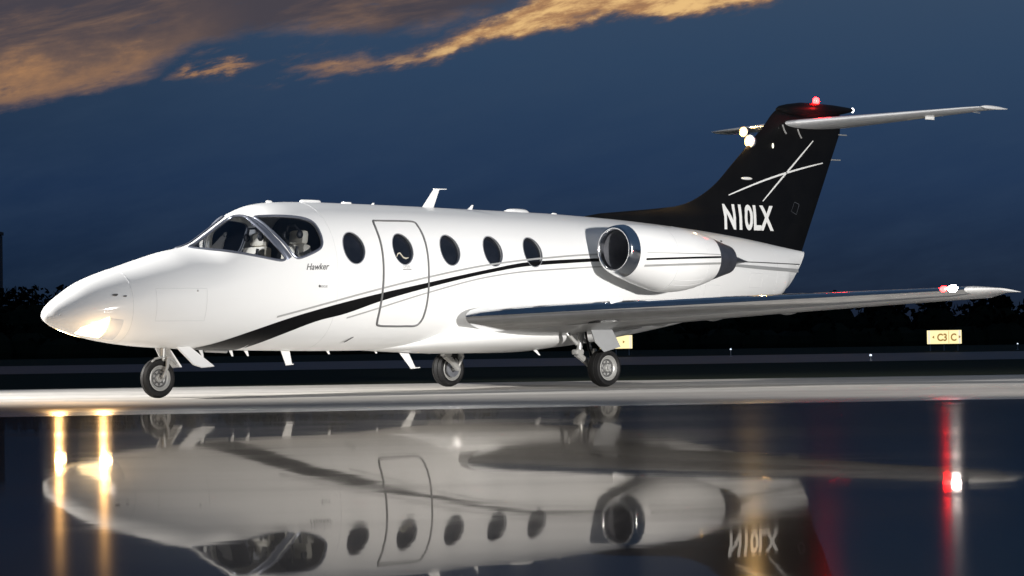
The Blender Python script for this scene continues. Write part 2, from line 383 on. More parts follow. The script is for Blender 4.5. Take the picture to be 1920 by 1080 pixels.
def pane(name, P, m, off, parent, steps=8):
    """curved sheet filling outline P, following the skin"""
    P = [Vector(p) for p in P]; c = sum(P, Vector())/len(P); n = Vector(normal(c)); b = MB(); rings = []
    for s in range(steps+1):
        t = 1-s/steps*.985
        rings.append([onsurf(c+(p-c)*t, (Vector(normal(p))*(t)+n*(1-t)).normalized() if t > .5 else n, off) for p in P])
    b.loft(rings, cap=(0, 1)); return b.build(name, m, parent)
for sgn in (1, -1):
    fo = front_out if sgn > 0 else mir(front_out); so = side_out if sgn > 0 else mir(side_out)
    for nm, P in (('windscreen', fo), ('side_window', so)):
        w = pane(nm, P, GLASS, -.012, jet)
        MB().tube(P, .016, 8, cyc=True).build('window_frame', FRAME, w)
    for i, wx in enumerate(WINX if sgn > 0 else OTHERX):
        rings = []
        for s in range(7):
            t = 1-s/6*.98
            rings.append([(wx+WA*t*math.cos(2*PI*k/40), 0, WZ+WB*t*math.sin(2*PI*k/40)) for k in range(40)])
        rings = [[(p[0], sgn*side_y(p[0], p[2], -.035), p[2]) for p in r] for r in rings]
        wn_ = MB().loft(rings, cap=(0, 1)).build('cabin_window', PANE, jet)
        el = [(wx+(WA-.001)*math.cos(2*PI*k/40), 0, WZ+(WB-.001)*math.sin(2*PI*k/40)) for k in range(40)]
        MB().tube([(p[0], sgn*side_y(p[0], p[2], -.001), p[2]) for p in el], .006, 6, cyc=True).build('window_rim', REVEAL, wn_)
        if sgn > 0 and i == 1:
            pts = [(wx+.10, 1.605), (wx+.07, 1.645), (wx+.04, 1.655), (wx+.015, 1.63), (wx-.01, 1.60), (wx-.05, 1.59), (wx-.09, 1.60)]
            MB().tube([(a, side_y(a, b, -.028), b) for a, b in pts], [.004, .008, .010, .007, .009, .011, .005], 8).build('reading_lamp', CREAM, wn_)

for sgn in (1, -1):   # post between the windscreen and the side window
    pp = [(-1.10, .27, 2.08), (-1.135, .36, 2.03), (-1.155, .46, 1.955), (-1.185, .56, 1.86), (-1.24, .655, 1.745), (-1.30, .72, 1.63), (-1.34, .745, 1.565)]
    rows = []
    for i, p in enumerate(pp):
        q = onsurf(p, normal(p), .004); d = (Vector(pp[min(i+1, 6)])-Vector(pp[max(i-1, 0)])).normalized(); w = d.cross(Vector(normal(q))).normalized()
        rows.append([tuple(onsurf(q+w*u*(.028+.010*i/6), normal(q), .012-.010*abs(u)**2)) for u in (-1, -.6, 0, .6, 1)])
    rows = [[(a, sgn*b, c) for a, b, c in r] for r in rows]
    MB().loft(rows, closed=False).build('windscreen_post', FRAME, jet)

# ---- door
door = [(-2.739, .618, 2.028), (-2.713, .701, 1.923), (-2.704, .791, 1.741), (-2.694, .837, 1.54), (-2.687, .844, 1.34), (-2.677, .83, 1.163), (-2.673, .788, .987), (-2.688, .722, .845), (-2.739, .689, .794), (-2.948, .683, .786), (-3.16, .683, .785), (-3.335, .687, .791), (-3.395, .727, .853), (-3.41, .78, .965), (-3.415, .831, 1.167), (-3.416, .845, 1.392), (-3.424, .825, 1.618), (-3.433, .756, 1.824), (-3.425, .66, 1.98), (-3.39, .606, 2.04), (-3.166, .602, 2.044), (-2.951, .606, 2.041), (-2.80, .607, 2.039)]
dr = MB()
door = dense(door, 5)
def door_skin(off):
    wx = WINX[1]; rings = []
    for s in range(13):
        t = s/12; r = []
        for p in door:
            an = math.atan2((p.z-WZ)/WB, (p.x-wx)/WA); q = Vector((wx+(WA+.003)*math.cos(an), 0, WZ+(WB+.003)*math.sin(an)))
            x_, z_ = p.x+(q.x-p.x)*t, p.z+(q.z-p.z)*t; r.append((x_, side_y(x_, z_, off), z_))
        rings.append(r)
    return MB().loft(rings, cap=(0, 0)).build('cabin_door', WHITE, jet)
sk = door_skin(.002)
MB().tube([onsurf(p, normal(p), .001) for p in door], .0145, 8, cyc=True).build('door_seal', GREYLINE, sk)
hp = [(-3.00, 1.455), (-3.07, 1.46), (-3.13, 1.458)]
MB().tube([(a, side_y(a, b, .005), b) for a, b in hp], .008, 6).build('door_handle', PIN, sk)

# ---- stripes: strips of paint lying 3 mm proud of the skin, on both sides
def th(x, z):
    T, B, M, Wd, a, b = sec(x)
    if z >= M: c = min(1, (z-M)/(T-M))**(a/2)
    else: c = -min(1, (M-z)/(M-B))**(b/2)
    return math.acos(c)
def pt(x, t, off):
    T, B, M, Wd, a, b = sec(x, off); s, c = math.sin(t), math.cos(t); e = a if c >= 0 else b; H = (T-M) if c >= 0 else (M-B)
    return (x, Wd*abs(s)**(2/e), M+H*math.copysign(abs(c)**(2/e), c))
def strip(name, m, up, lo, off=.004, x0=None, x1=None):
    fu = pchip([p[0] for p in up][::-1], [p[1] for p in up][::-1]); fl = pchip([p[0] for p in lo][::-1], [p[1] for p in lo][::-1])
    x0 = x0 if x0 is not None else up[0][0]; x1 = x1 if x1 is not None else up[-1][0]
    for sgn in (1, -1):
        n = max(4, int((x0-x1)/.05)); rows = []
        for i in range(n+1):
            x = x0+(x1-x0)*i/n; a = th(x, fu(x)); zl = fl(x); zl = max(zl, sec(x)[1]) if zl is not None else 0
            b = th(x, zl); b = max(b, a+.001); rows.append([(p[0], sgn*p[1], p[2]) for p in (pt(x, a+(b-a)*j/10, off) for j in range(11))])
        MB().loft(rows, closed=False).build(name, m, jet)
bu = [(-.42, .563), (-.489, .585), (-.904, .733), (-1.362, .881), (-1.776, .989), (-2.071, 1.057), (-2.637, 1.17), (-3.358, 1.295), (-4.432, 1.474), (-5.1, 1.569), (-5.783, 1.612), (-6.526, 1.641), (-8.0, 1.652)]
bl = [(-.42, .53), (-1.0, .52), (-1.089, .57), (-1.444, .729), (-1.821, .861), (-2.109, .921), (-2.651, 1.076), (-3.36, 1.234), (-4.43, 1.428), (-5.092, 1.518), (-5.773, 1.564), (-6.514, 1.599), (-8.0, 1.612)]
strip('black_stripe', BLACK, bu, bl)
gu = [(-1.2, .90), (-1.483, .965), (-1.766, 1.032), (-2.666, 1.229), (-3.357, 1.359), (-4.438, 1.529), (-5.447, 1.628), (-6.544, 1.693), (-8., 1.71)]
w_ = .011
strip('silver_stripe', PIN, [(a, b+w_) for a, b in gu], [(a, b-w_) for a, b in gu])
gl = [(-2.2, .885), (-3.456, 1.193), (-4.429, 1.382), (-5.086, 1.455), (-5.762, 1.496), (-6.501, 1.533), (-8., 1.56)]
strip('silver_stripe', PIN, [(a, b+.009) for a, b in gl], [(a, b-.009) for a, b in gl])
strip('silver_stripe', INKM, [(-9.3, 1.658), (-10.4, 1.66), (-11.45, 1.657)], [(-9.3, 1.647), (-10.4, 1.645), (-11.45, 1.644)])
strip('silver_stripe', PIN, [(-9.3, 1.622), (-10.4, 1.602), (-11.40, 1.585)], [(-9.3, 1.585), (-10.4, 1.552), (-11.40, 1.535)])

# ---- belly fairing
wf = tab("-3.1,.20 -3.5,.42 -3.9,.66 -4.4,.88 -5.2,.97 -6.0,.98 -6.6,.88 -7.2,.6 -7.6,.35")
bf = tab("-3.1,.50 -3.6,.475 -4.5,.445 -5.3,.443 -6.0,.49 -6.6,.54 -7.2,.60 -7.6,.66")
tf = tab("-3.1,.56 -3.5,.66 -3.9,.82 -4.4,.95 -5.2,1.02 -6.0,1.02 -6.6,.98 -7.2,.90 -7.6,.80")
b = MB(); R = []
x = -3.1
while x > -7.6:
    r = []; Tt, Bb, Wd = tf(x), bf(x), wf(x); Mz = (Tt+Bb)/2
    for k in range(72):
        t = 2*PI*k/72; s, c = math.sin(t), math.cos(t); r.append((x, Wd*math.copysign(abs(s)**(2/2.6), s), Mz+(Tt-Mz)*math.copysign(abs(c)**(2/2.6), c)))
    R.append(r); x -= .1
b.loft(R).build('belly_fairing', WHITE, jet)

# ---- wings, tailplane
def foil(le, te, t, n=26, camber=.0):
    """closed section ring from upper trailing edge round the nose to lower trailing edge; le/te (x,y,z)"""
    le, te = Vector(le), Vector(te); c = (te-le).length; ax = (te-le).normalized(); upv = Vector((0, 1, 0)).cross(ax)
    if upv.z < 0: upv = -upv
    th_ = lambda q: 5*t*(.2969*math.sqrt(q)-.126*q-.3516*q*q+.2843*q**3-.1015*q**4)+.0012
    P = []
    for k in range(n+1):
        q = (1+math.cos(PI*k/n))/2; P.append(le+ax*q*c+upv*(th_(q)+camber*math.sin(PI*q))*c)
    for k in range(1, n+1):
        q = (1-math.cos(PI*k/n))/2; P.append(le+ax*q*c+upv*(-th_(q)+camber*math.sin(PI*q))*c)
    return P
def wing_secs(sgn):
    o = []
    for Y in (.45, .85, 1.3, 1.8, 2.4, 3.2, 4.0, 4.9, 5.7, 6.2):
        t = (Y-.85)/5.5
        le = (-4.02-(Y-.85)*.446, sgn*Y, .895+.19*t); te = (-6.50-(Y-.85)*.153, sgn*Y, max(.655, 0)+.02+.335*min(1, max(0, t))**.62)
        o.append((le, te, .132-.015*t))
    for Y, a, zz, tt in ((6.38, .04, 1.09, .11), (6.50, .16, 1.094, .085), (6.57, .34, 1.096, .05)):
        o.append(((-4.02-(Y-.85)*.446-a, sgn*Y, zz), (-7.37-.03*(Y-6.3), sgn*Y, 1.06), tt))
    return o
for sgn in (1, -1):
    secs = wing_secs(sgn); n = 26
    rings = [foil(l, t, k, n) for l, t, k in secs]
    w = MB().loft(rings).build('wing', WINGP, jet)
    # polished leading edge: the same section, front 9 percent, 3 mm proud
    lr = []
    for l, t, k in secs[1:-2]:
        P = foil(l, t, k, n); c = (P[n]); q = P[n-7:n+8]
        cen = (P[n-7]+P[n+8-1])/2
        lr.append([p+(p-cen).normalized()*.003 for p in q])
    MB().loft(lr, closed=False).build('leading_edge', CHROME, w)
    # flap and aileron panel lines underneath, flap brackets and static wicks
    fl = MB()
    for Y in (1.05, 1.25, 1.36, 1.75, 2.55, 3.6):
        t = max(0, (Y-.85)/5.5); xt = -6.50-(Y-.85)*.153; zt = .675+.335*t**.62
        rr = []
        for j in range(7):
            u = j/6; r = .022*math.sin(PI*min(.98, max(.05, u)))+.004
            rr.append([(xt+.30-.36*u, sgn*(Y+r*math.cos(2*PI*k/8)), zt-.008+.0+r*1.2*math.sin(2*PI*k/8)) for k in range(8)])
        fl = MB().loft(rr); fl.build('flap_bracket', GEARW, w)
    # static wicks along the outer trailing edge
    for Y in (4.6, 5.2, 5.8):
        xt = -6.5-(Y-.85)*.153; t = (Y-.85)/5.5; zt = .675+.335*t**.62
        MB().tube([(xt+.01, sgn*Y, zt), (xt-.13, sgn*Y, zt)], .004, 6).build('static_wick', INKM, w)
    # wing fence bits on top seen as small bright knobs
    for Y, q in ((2.45, .28),):
        lx = -4.02-(Y-.85)*.446
        MB().box((lx-.25, sgn*Y, 1.045), (.20, .02, .09), bev=.3).build('stall_fence', WHITE, w)
    nav = MB().ball((-6.43, sgn*6.17, 1.095), .055, 12, sc=(1, .9, .7)).build('wingtip_light', RED if sgn > 0 else mat('green_lamp', (.05, .6, .2), .2, emit=(.05, 1, .3), estr=30), w)
    MB().ball((-6.47, sgn*6.265, 1.10), .06, 12, sc=(1.2, .9, .7)).build('strobe_light', STROBE, w)

for sgn in (1, -1):
    ts = []
    for Y in (.02, .4, .9, 1.4, 1.9, 2.3):
        t = Y/2.4; ts.append(((-11.28-1.30*t, sgn*Y, 3.705+.12*t), (-12.80-.27*t, sgn*Y, 3.715+.10*t), .085-.01*t))
    ts += [((-12.66, sgn*2.45, 3.83), (-13.14, sgn*2.45, 3.818), .06), ((-12.80, sgn*2.5, 3.83), (-13.16, sgn*2.5, 3.82), .03)]
    n = 22; st = MB().loft([foil(l, t, k, n) for l, t, k in ts]).build('tailplane', WHITE, jet)
    lr = []
    for l, t, k in ts[:-1]:
        P = foil(l, t, k, n); q = P[n-6:n+7]; cen = (q[0]+q[-1])/2; lr.append([p+(p-cen).normalized()*.002 for p in q])
    MB().loft(lr, closed=False).build('leading_edge', LIGHTM, st)
    MB().loft([[(x_, sgn*2.5+r*math.cos(2*PI*k/12), 3.828+r*.8*math.sin(2*PI*k/12)) for k in range(12)] for x_, r in ((-12.62, .004), (-12.72, .03), (-12.86, .036), (-13.05, .03), (-13.28, .006))]).build('tip_balance', WHITE, st)
    for Y in (1.5, 2.1):
        t = Y/2.4; MB().tube([(-12.78-.27*t, sgn*Y, 3.80), (-12.95-.27*t, sgn*Y, 3.795)], .006, 6).build('static_wick', GEARW, st)
    MB().box((-12.72, sgn*1.55, 3.74), (.20, .03, .05), bev=.3).build('elevator_hinge', WHITE, st)

# ---- fin: outline in the aircraft's centre plane, with a lens-shaped thickness
finLE = [(-7.0, 2.232), (-7.35, 2.285), (-7.724, 2.317), (-8.349, 2.371), (-8.75, 2.405), (-9.037, 2.455), (-9.379, 2.575), (-9.727, 2.764), (-10.083, 3.042), (-10.444, 3.33), (-10.837, 3.65), (-11.05, 3.845), (-11.20, 3.93), (-11.37, 3.985)]
fin_le = pchip([p[1] for p in finLE], [p[0] for p in finLE])
base_x = lambda z: -11.67-(z-1.875)*(.953/1.774)    # rudder trailing edge
rows = []
zs = [1.55, 1.75, 1.9, 2.0, 2.1, 2.2]+[2.24+i*.045 for i in range(39)]
for z in zs:
    if z > 3.97: break
    xl = fin_le(z) if z > 2.232 else -7.0-(2.232-z)*1.8
    xt = base_x(z)
    if z > 3.66: xt = -12.62
    half = .085-.028*max(0, (z-2))/2
    r = []
    m = 26
    for k in range(m+1):
        q = (1+math.cos(PI*k/m))/2; x = xl+(xt-xl)*q; d = xl-x
        t_ = half*min(1, (d/1.9))**.6*min(1, (1-q)*(xl-xt)/.9)**.75+.003; r.append((x, t_, z))
    for k in range(1, m):
        q = (1-math.cos(PI*k/m))/2; x = xl+(xt-xl)*q; d = xl-x
        t_ = half*min(1, (d/1.9))**.6*min(1, (1-q)*(xl-xt)/.9)**.75+.003; r.append((x, -t_, z))
    rows.append(r)
fin = MB().loft(rows).build('fin', BLACK, jet)
def fin_y(x, z):
    xl = fin_le(z); xt = base_x(z) if z <= 3.66 else -12.62; d = xl-x; q = d/(xl-xt); half = .085-.028*(z-2)/2
    return half*min(1, (d/1.9))**.6*min(1, (1-q)*(xl-xt)/.9)**.75+.003
# bullet fairing on top
bt = []
for x, zc, rz, ry in ((-11.12, 3.90, .01, .01), (-11.2, 3.91, .045, .05), (-11.37, 3.91, .08, .085), (-11.68, 3.915, .115, .10), (-12.0, 3.925, .112, .10), (-12.44, 3.95, .085, .08), (-12.75, 3.972, .05, .05), (-12.92, 3.985, .026, .026)):
    bt.append([(x, ry*math.cos(2*PI*k/24), zc+rz*math.sin(2*PI*k/24)) for k in range(24)])
bul = MB().loft(bt).build('bullet_fairing', BLACK, jet)
MB().ball((-12.94, 0, 3.985), .032, 10, sc=(.7, .8, 1.2)).build('tail_light', NAVW, bul)
MB().ball((-12.06, 0, 4.075), .05, 12, sc=(1, 1, 1.1)).build('beacon', RED, bul)
l = bpy.data.lights.new('beacon_light', 'POINT'); l.energy = 5; l.color = (1, .02, .02); l.shadow_soft_size = .05
lo = bpy.data.objects.new('beacon_light', l); COL.objects.link(lo); lo.location = (-12.02, .22, 4.02); lo.parent = jet
for x, z in ((-12.58, 3.60), (-12.42, 3.22)):
    MB().tube([(x+.02, 0, z), (x-.20, 0, z+.003)], .009, 6).build('static_wick', GEARW, fin)
# landing lights by the fin root of the tailplane
def lamp(loc, r, m, parent, housing=True):
    if housing: MB().lathe([(-.05, r*.5), (-.03, r*1.05), (.012, r*1.12), (.014, r*.9)], loc, 'X', 16).build('lamp_housing', METAL, parent)
    MB().lathe([(.010, r*1.02), (.016, r*1.0), (.017, r*.3)], loc, 'X', 16).build('lamp_halo_ring', HALO, parent)
    return MB().ball((loc[0]+.02, loc[1], loc[2]), r*.62, 10, sc=(.5, 1, 1)).build('landing_light', m, parent)
lamp((-11.90, -1.25, 3.70), .075, WARM, jet)
lamp((-10.52, .0, 3.405), .085, WARM, jet)
MB().ball((-10.98, .045, 3.36), .028, 10, sc=(.6, .5, 1.4)).build('marker_lens', SIGNW, fin)
MB().ball((-10.38, .045, 2.865), .03, 12, sc=(4.2, .8, .75)).build('vent_scoop', LETTER, fin)
for x, z, r in ((-11.2, 3.575, .02), (-11.55, 3.53, .014)):
    MB().tube([(x, .05, z+.10), (x-.03, .06, z+.02), (x-.07, .062, z-.03)], .012, 6).build('hinge_arm', GEARW, fin)
def finstrip(name, pts, w, m):
    P = [Vector((p[0], 0, p[1])) for p in pts]; L = []; n = 24
    for i in range(n+1):
        t = i/n*(len(P)-1); k = min(int(t), len(P)-2); q = P[k].lerp(P[k+1], t-k); d = (P[k+1]-P[k]).normalized(); s = Vector((-d.z, 0, d.x))
        ww = w*(.25+.75*math.sin(PI*(.06+.88*i/n))**.6)/2
        L.append([(q+s*ww), (q-s*ww)])
    for sgn in (1, -1):
        MB().loft([[(p.x, sgn*(fin_y(p.x, p.z)+.004), p.z) for p in r] for r in L], closed=False).build(name, m, fin)
finstrip('fin_emblem', [(-11.917, 3.475), (-11.3, 3.01), (-10.698, 2.547)], .027, LETTER)
cv = [(-9.979+t*(-12.16+9.979), 2.615+t*(3.16-2.615)+.045*math.sin(PI*t)) for t in [i/12 for i in range(13)]]
finstrip('fin_emblem', cv, .026, LETTER)
finstrip('inspection_panel', [(-11.35, 2.42), (-11.43, 2.56), (-11.55, 2.53), (-11.48, 2.38), (-11.35, 2.42)], .006, METAL)

# ---- lettering
def text_obj(name, s, m, parent, place, size, sx=1., bold=.0, shear=0., depth=0.):
    """flat text mesh; place(u, v) gives the 3D point for text coordinates"""
    c = bpy.data.curves.new('t', 'FONT'); c.body = s; c.size = size; c.offset = bold; c.shear = shear; c.resolution_u = 4
    o = bpy.data.objects.new('t', c); COL.objects.link(o); dg = bpy.context.evaluated_depsgraph_get()
    me = bpy.data.meshes.new_from_object(o.evaluated_get(dg)); bpy.data.objects.remove(o); bpy.data.curves.remove(c)
    bm = bmesh.new(); bm.from_mesh(me); bmesh.ops.subdivide_edges(bm, edges=[e for e in bm.edges if e.calc_length() > size*.12], cuts=3); bmesh.ops.triangulate(bm, faces=bm.faces[:]); bm.to_mesh(me); bm.free()
    for v in me.vertices: v.co = place(v.co.x*sx, v.co.y)
    me.materials.clear(); me.materials.append(m); me.name = name
    o = bpy.data.objects.new(name, me); COL.objects.link(o); o.parent = parent; return o
text_obj('registration', 'N10LX', LETTER, fin, lambda u, v: (-9.80-u, fin_y(-9.80-u, 2.142+v)+.009, 2.142+v), .48, .755, .016, .0)
text_obj('registration', 'N10LX', LETTER, fin, lambda u, v: (-11.0+u, -fin_y(-11.0+u, 2.142+v)-.005, 2.142+v), .475, .715, .016, .0)
def onside(x0, z0, tilt=0.):
    return lambda u, v: (x0-u, side_y(x0-u, z0+v+tilt*u, .004), z0+v+tilt*u)
text_obj('name_script', 'Hawker', INKM, jet, onside(-1.545, 1.435, .03), .105, .92, .001, .35)
text_obj('placard', 'RESCUE', INKM, jet, onside(-1.735, 1.235), .035, .9, .0, 0)
text_obj('placard', 'OPEN', PIN, sk, onside(-3.00, 1.475), .05, .9, .0, 0)
MB().ball((-1.735, side_y(-1.735, 1.25), 1.25), .016, 8, sc=(1, .3, 1)).build('static_port', INKM, jet)
MB().ball((.80, side_y(.80, 1.148), 1.148), .03, 8, sc=(1.6, .25, .5)).build('static_port', INKM, jet)
MB().ball((.70, side_y(.70, 1.135), 1.135), .02, 8, sc=(1.6, .3, .5)).build('static_port', INKM, jet)

# ---- nacelles
def nac(sgn):
    prof = [(-6.197, 1.735, .272), (-6.205, 1.734, .287), (-6.225, 1.731, .300), (-6.27, 1.726, .316), (-6.34, 1.716, .334), (-6.425, 1.706, .352), (-6.6, 1.682, .382), (-6.8, 1.655, .405), (-7.05, 1.622, .424), (-7.3, 1.618, .422), (-7.5, 1.620, .403), (-7.7, 1.626, .368), (-7.86, 1.631, .332), (-7.93, 1.634, .316)]
    Yc = 1.30
    def rg(x, zc, r, n=48): return [(x, sgn*Yc+r*math.cos(2*PI*k/n), zc+r*math.sin(2*PI*k/n)) for k in range(n)]
    cen = pchip([p[0] for p in prof][::-1], [p[1] for p in prof][::-1]); rad = pchip([p[0] for p in prof][::-1], [p[2] for p in prof][::-1])
    X = [-6.345-i*.06604 for i in range(25)]
    N = MB().loft([rg(x, cen(x), rad(x)) for x in X], cap=(0, 0)).build('engine_nacelle', WHITE, jet)
    lip = [(-6.345, cen(-6.345), rad(-6.345)+.002)]+[(x, cen(x), rad(x)+.002) for x in (-6.32, -6.30, -6.26, -6.23, -6.21)]+[(-6.197, 1.735, .272), (-6.198, 1.735, .262), (-6.21, 1.734, .252), (-6.24, 1.73, .246), (-6.28, 1.727, .245)]
    MB().loft([rg(*p) for p in lip], cap=(0, 0)).build('intake_lip', CHROME, N)
    MB().loft([rg(x, 1.725-(-6.28-x)*.05, r) for x, r in ((-6.28, .245), (-6.35, .252), (-6.5, .262), (-6.8, .27))], cap=(0, 0)).build('intake_duct', METAL, N)
    fb = MB(); zc = 1.705
    for k in range(20):
        a = 2*PI*k/20; q = []
        for r, tw, wd in ((.06, .9, .02), (.16, .6, .03), (.256, .35, .036)):
            for s in (-1, 1):
                ang = a+s*wd*math.cos(tw)/max(r, .1)*1.2; q.append((-6.70+s*wd*math.sin(tw), sgn*Yc+r*math.cos(ang), zc+r*math.sin(ang)))
        fb.add(q, [(0, 1, 3, 2), (2, 3, 5, 4)])
    fb.build('fan', METAL, N)
    MB().lathe([(.16, .004), (.13, .03), (.08, .055), (0, .075), (-.02, .08)], (-6.70, sgn*Yc, zc), 'X', 20).build('spinner', METAL, N)
    MB().lathe([(0, .27), (-.01, .01)], (-6.76, sgn*Yc, zc), 'X', 40).build('fan_case', DARK, N)
    for x in (-6.98, -7.62):
        MB().tube(rg(x, cen(x), rad(x)-.001, 64), .0035, 6, cyc=True).build('cowl_seam', SEAM, N)
    for a in (-.95, -2.4):
        MB().tube([(x, sgn*(Yc+(rad(x))*abs(math.cos(a))), cen(x)+rad(x)*math.sin(a)) for x in [-6.98-i*.08 for i in range(9)]], .0035, 6).build('cowl_seam', SEAM, N)
    # exhaust nozzle
    MB().loft([rg(x, 1.634, r) for x, r in ((-7.92, .312), (-8.08, .27), (-8.25, .225), (-8.40, .19), (-8.41, .175), (-8.25, .18), (-8.0, .19))], cap=(0, 1)).build('exhaust_nozzle', HOT, N)
    # pylon
    P = []
    for y0, x0, x1, h in ((.35, -6.75, -9.35, .12), (.62, -6.80, -9.25, .105), (.80, -6.85, -9.05, .10), (1.0, -6.95, -8.75, .095)):
        r = []
        for k in range(32):
            t = 2*PI*k/32; c = math.cos(t); r.append(((x0+x1)/2+(x0-x1)/2*c, sgn*y0, 1.66+h*math.copysign(abs(math.sin(t))**.8, math.sin(t))))
        P.append(r)
    MB().loft(P).build('engine_pylon', WHITE, N)
    # grey heat fairing behind the nozzle, running to a point on the tail
    hf_ = []
    for x, y0, y1, z0, z1 in ((-7.90, .72, 1.34, 1.345, 1.92), (-8.2, .68, 1.22, 1.38, 1.89), (-8.5, .62, 1.12, 1.44, 1.85), (-8.8, .56, 1.01, 1.53, 1.80), (-9.2, .50, .86, 1.59, 1.73), (-9.62, .42, .68, 1.635, 1.655)):
        yc, zc_, hy, hz = (y0+y1)/2, (z0+z1)/2, (y1-y0)/2, (z1-z0)/2
        hf_.append([(x, sgn*(yc+hy*math.cos(2*PI*k/28)), zc_+hz*math.sin(2*PI*k/28)) for k in range(28)])
    MB().loft(hf_).build('heat_fairing', HOT, N)
    # stripes round the cowl
    for nm, m, z0, h in (('black_stripe', BLACK, 1.600, .013), ('silver_stripe', PIN, 1.518, .014), ('silver_stripe', PIN, 1.682, .005)):
        rows = []
        for i in range(30):
            x = -6.44-i*(1.48/29); zz = z0+(.05 if nm == 'black_stripe' or z0 < 1.6 else .0)*i/29
            rw = []
            for j in range(3):
                z = zz+h*(1-j); d = z-cen(x); R_ = rad(x)+.0035; rw.append((x, sgn*(Yc+math.sqrt(max(0, R_*R_-d*d))), z))
            rows.append(rw)
        MB().loft(rows, closed=False).build(nm, m, N)
nac(1); nac(-1)

# ---- wheels and landing gear
def wheel(parent, c, R, wd, rr, n=44):
    w2 = wd/2
    t = MB().lathe([(-w2*.72, rr), (-w2*.9, rr+.012), (-w2, rr+(R-rr)*.45), (-w2*.92, rr+(R-rr)*.75), (-w2*.70, R-.012), (-w2*.45, R-.003), (-w2*.42, R-.010), (-w2*.36, R-.010), (-w2*.33, R), (0, R+.001), (w2*.33, R), (w2*.36, R-.010), (w2*.42, R-.010), (w2*.45, R-.003), (w2*.70, R-.012), (w2*.92, rr+(R-rr)*.75), (w2, rr+(R-rr)*.45), (w2*.9, rr+.012), (w2*.72, rr)], c, 'Y', n, closed=True)
    t = t.build('tyre', RUBBER, parent)
    b = MB().lathe([(-w2*.86, rr+.004), (-w2*.9, rr-.006), (-w2*.7, rr-.018), (-w2*.35, rr*.62), (-w2*.35, rr*.36), (-w2*.75, rr*.30), (-w2*.8, .0), (w2*.8, .0), (w2*.75, rr*.30), (w2*.40, rr*.36), (w2*.40, rr*.62), (w2*.7, rr-.018), (w2*.9, rr-.006), (w2*.86, rr+.004)], c, 'Y', n, cap=False)
    h = b
    for k in range(8):
        a = 2*PI*k/8
        h.lathe([(w2*.30, rr*.11), (w2*.43, rr*.11), (w2*.44, rr*.05)], (c[0]+rr*.49*math.cos(a), c[1], c[2]+rr*.49*math.sin(a)), 'Y', 8, mi=1)
    h.lathe([(w2*.36, rr*.60), (w2*.46, rr*.66), (w2*.58, rr*.74), (w2*.60, rr*.71), (w2*.48, rr*.62)], c, 'Y', n, mi=1, closed=True)
    h.lathe([(w2*.34, rr*.44), (w2*.435, rr*.43), (w2*.56, rr*.30), (w2*.50, rr*.24)], c, 'Y', n, mi=1, closed=True)
    h.lathe([(w2*.7, rr*.20), (w2*.98, rr*.17), (w2*1.0, rr*.1)], c, 'Y', 14)
    h.build('rim', [GEARW, INKM], parent)
ng = MB()
ng.tube([(-.10, 0, .66), (-.085, 0, .455)], .032, 14); ng.tube([(-.085, 0, .47), (-.07, 0, .405)], .022, 12)
ng.tube([(-.085, -.11, .44), (-.085, .11, .44)], .020, 10); ng.box((-.085, 0, .435), (.09, .12, .05), bev=.3)
ng.tube([(-.085, .09, .435), (-.07, .105, .36), (-.04, .105, .29), (-.01, .10, .225)], [.024, .021, .018, .022], 10)
ng.tube([(-.085, -.09, .435), (-.07, -.105, .36), (-.04, -.105, .29), (-.01, -.10, .225)], [.024, .021, .018, .022], 10)
ng.tube([(-.01, -.11, .225), (-.01, .11, .225)], .014, 10)
ng.tube([(-.06, .03, .46), (.05, .03, .44), (.09, .03, .40)], .014, 8); ng.tube([(-.11, .03, .45), (-.20, .03, .43), (-.25, .03, .38)], .016, 8)
ng.tube([(-.14, .0, .58), (-.30, .0, .66)], .016, 8)
G = ng.build('nose_gear', GEARW, jet)
wheel(G, (-.01, 0, .222), .222, .115, .140)
def plate(name, P, th_, m, parent):
    P = [Vector(p) for p in P]; n = (P[1]-P[0]).cross(P[2]-P[0]).normalized()*th_/2
    return MB().loft([[p-n for p in P], [p+n for p in P]]).build(name, m, parent)
plate('gear_door', [(-.125, .20, .57), (-.32, .19, .57), (-.58, .30, .345), (-.40, .31, .335), (-.30, .28, .37)], .016, WHITE, G)
plate('gear_door', [(-.125, -.20, .57), (-.32, -.19, .57), (-.58, -.30, .345), (-.40, -.31, .335), (-.30, -.28, .37)], .016, WHITE, G)
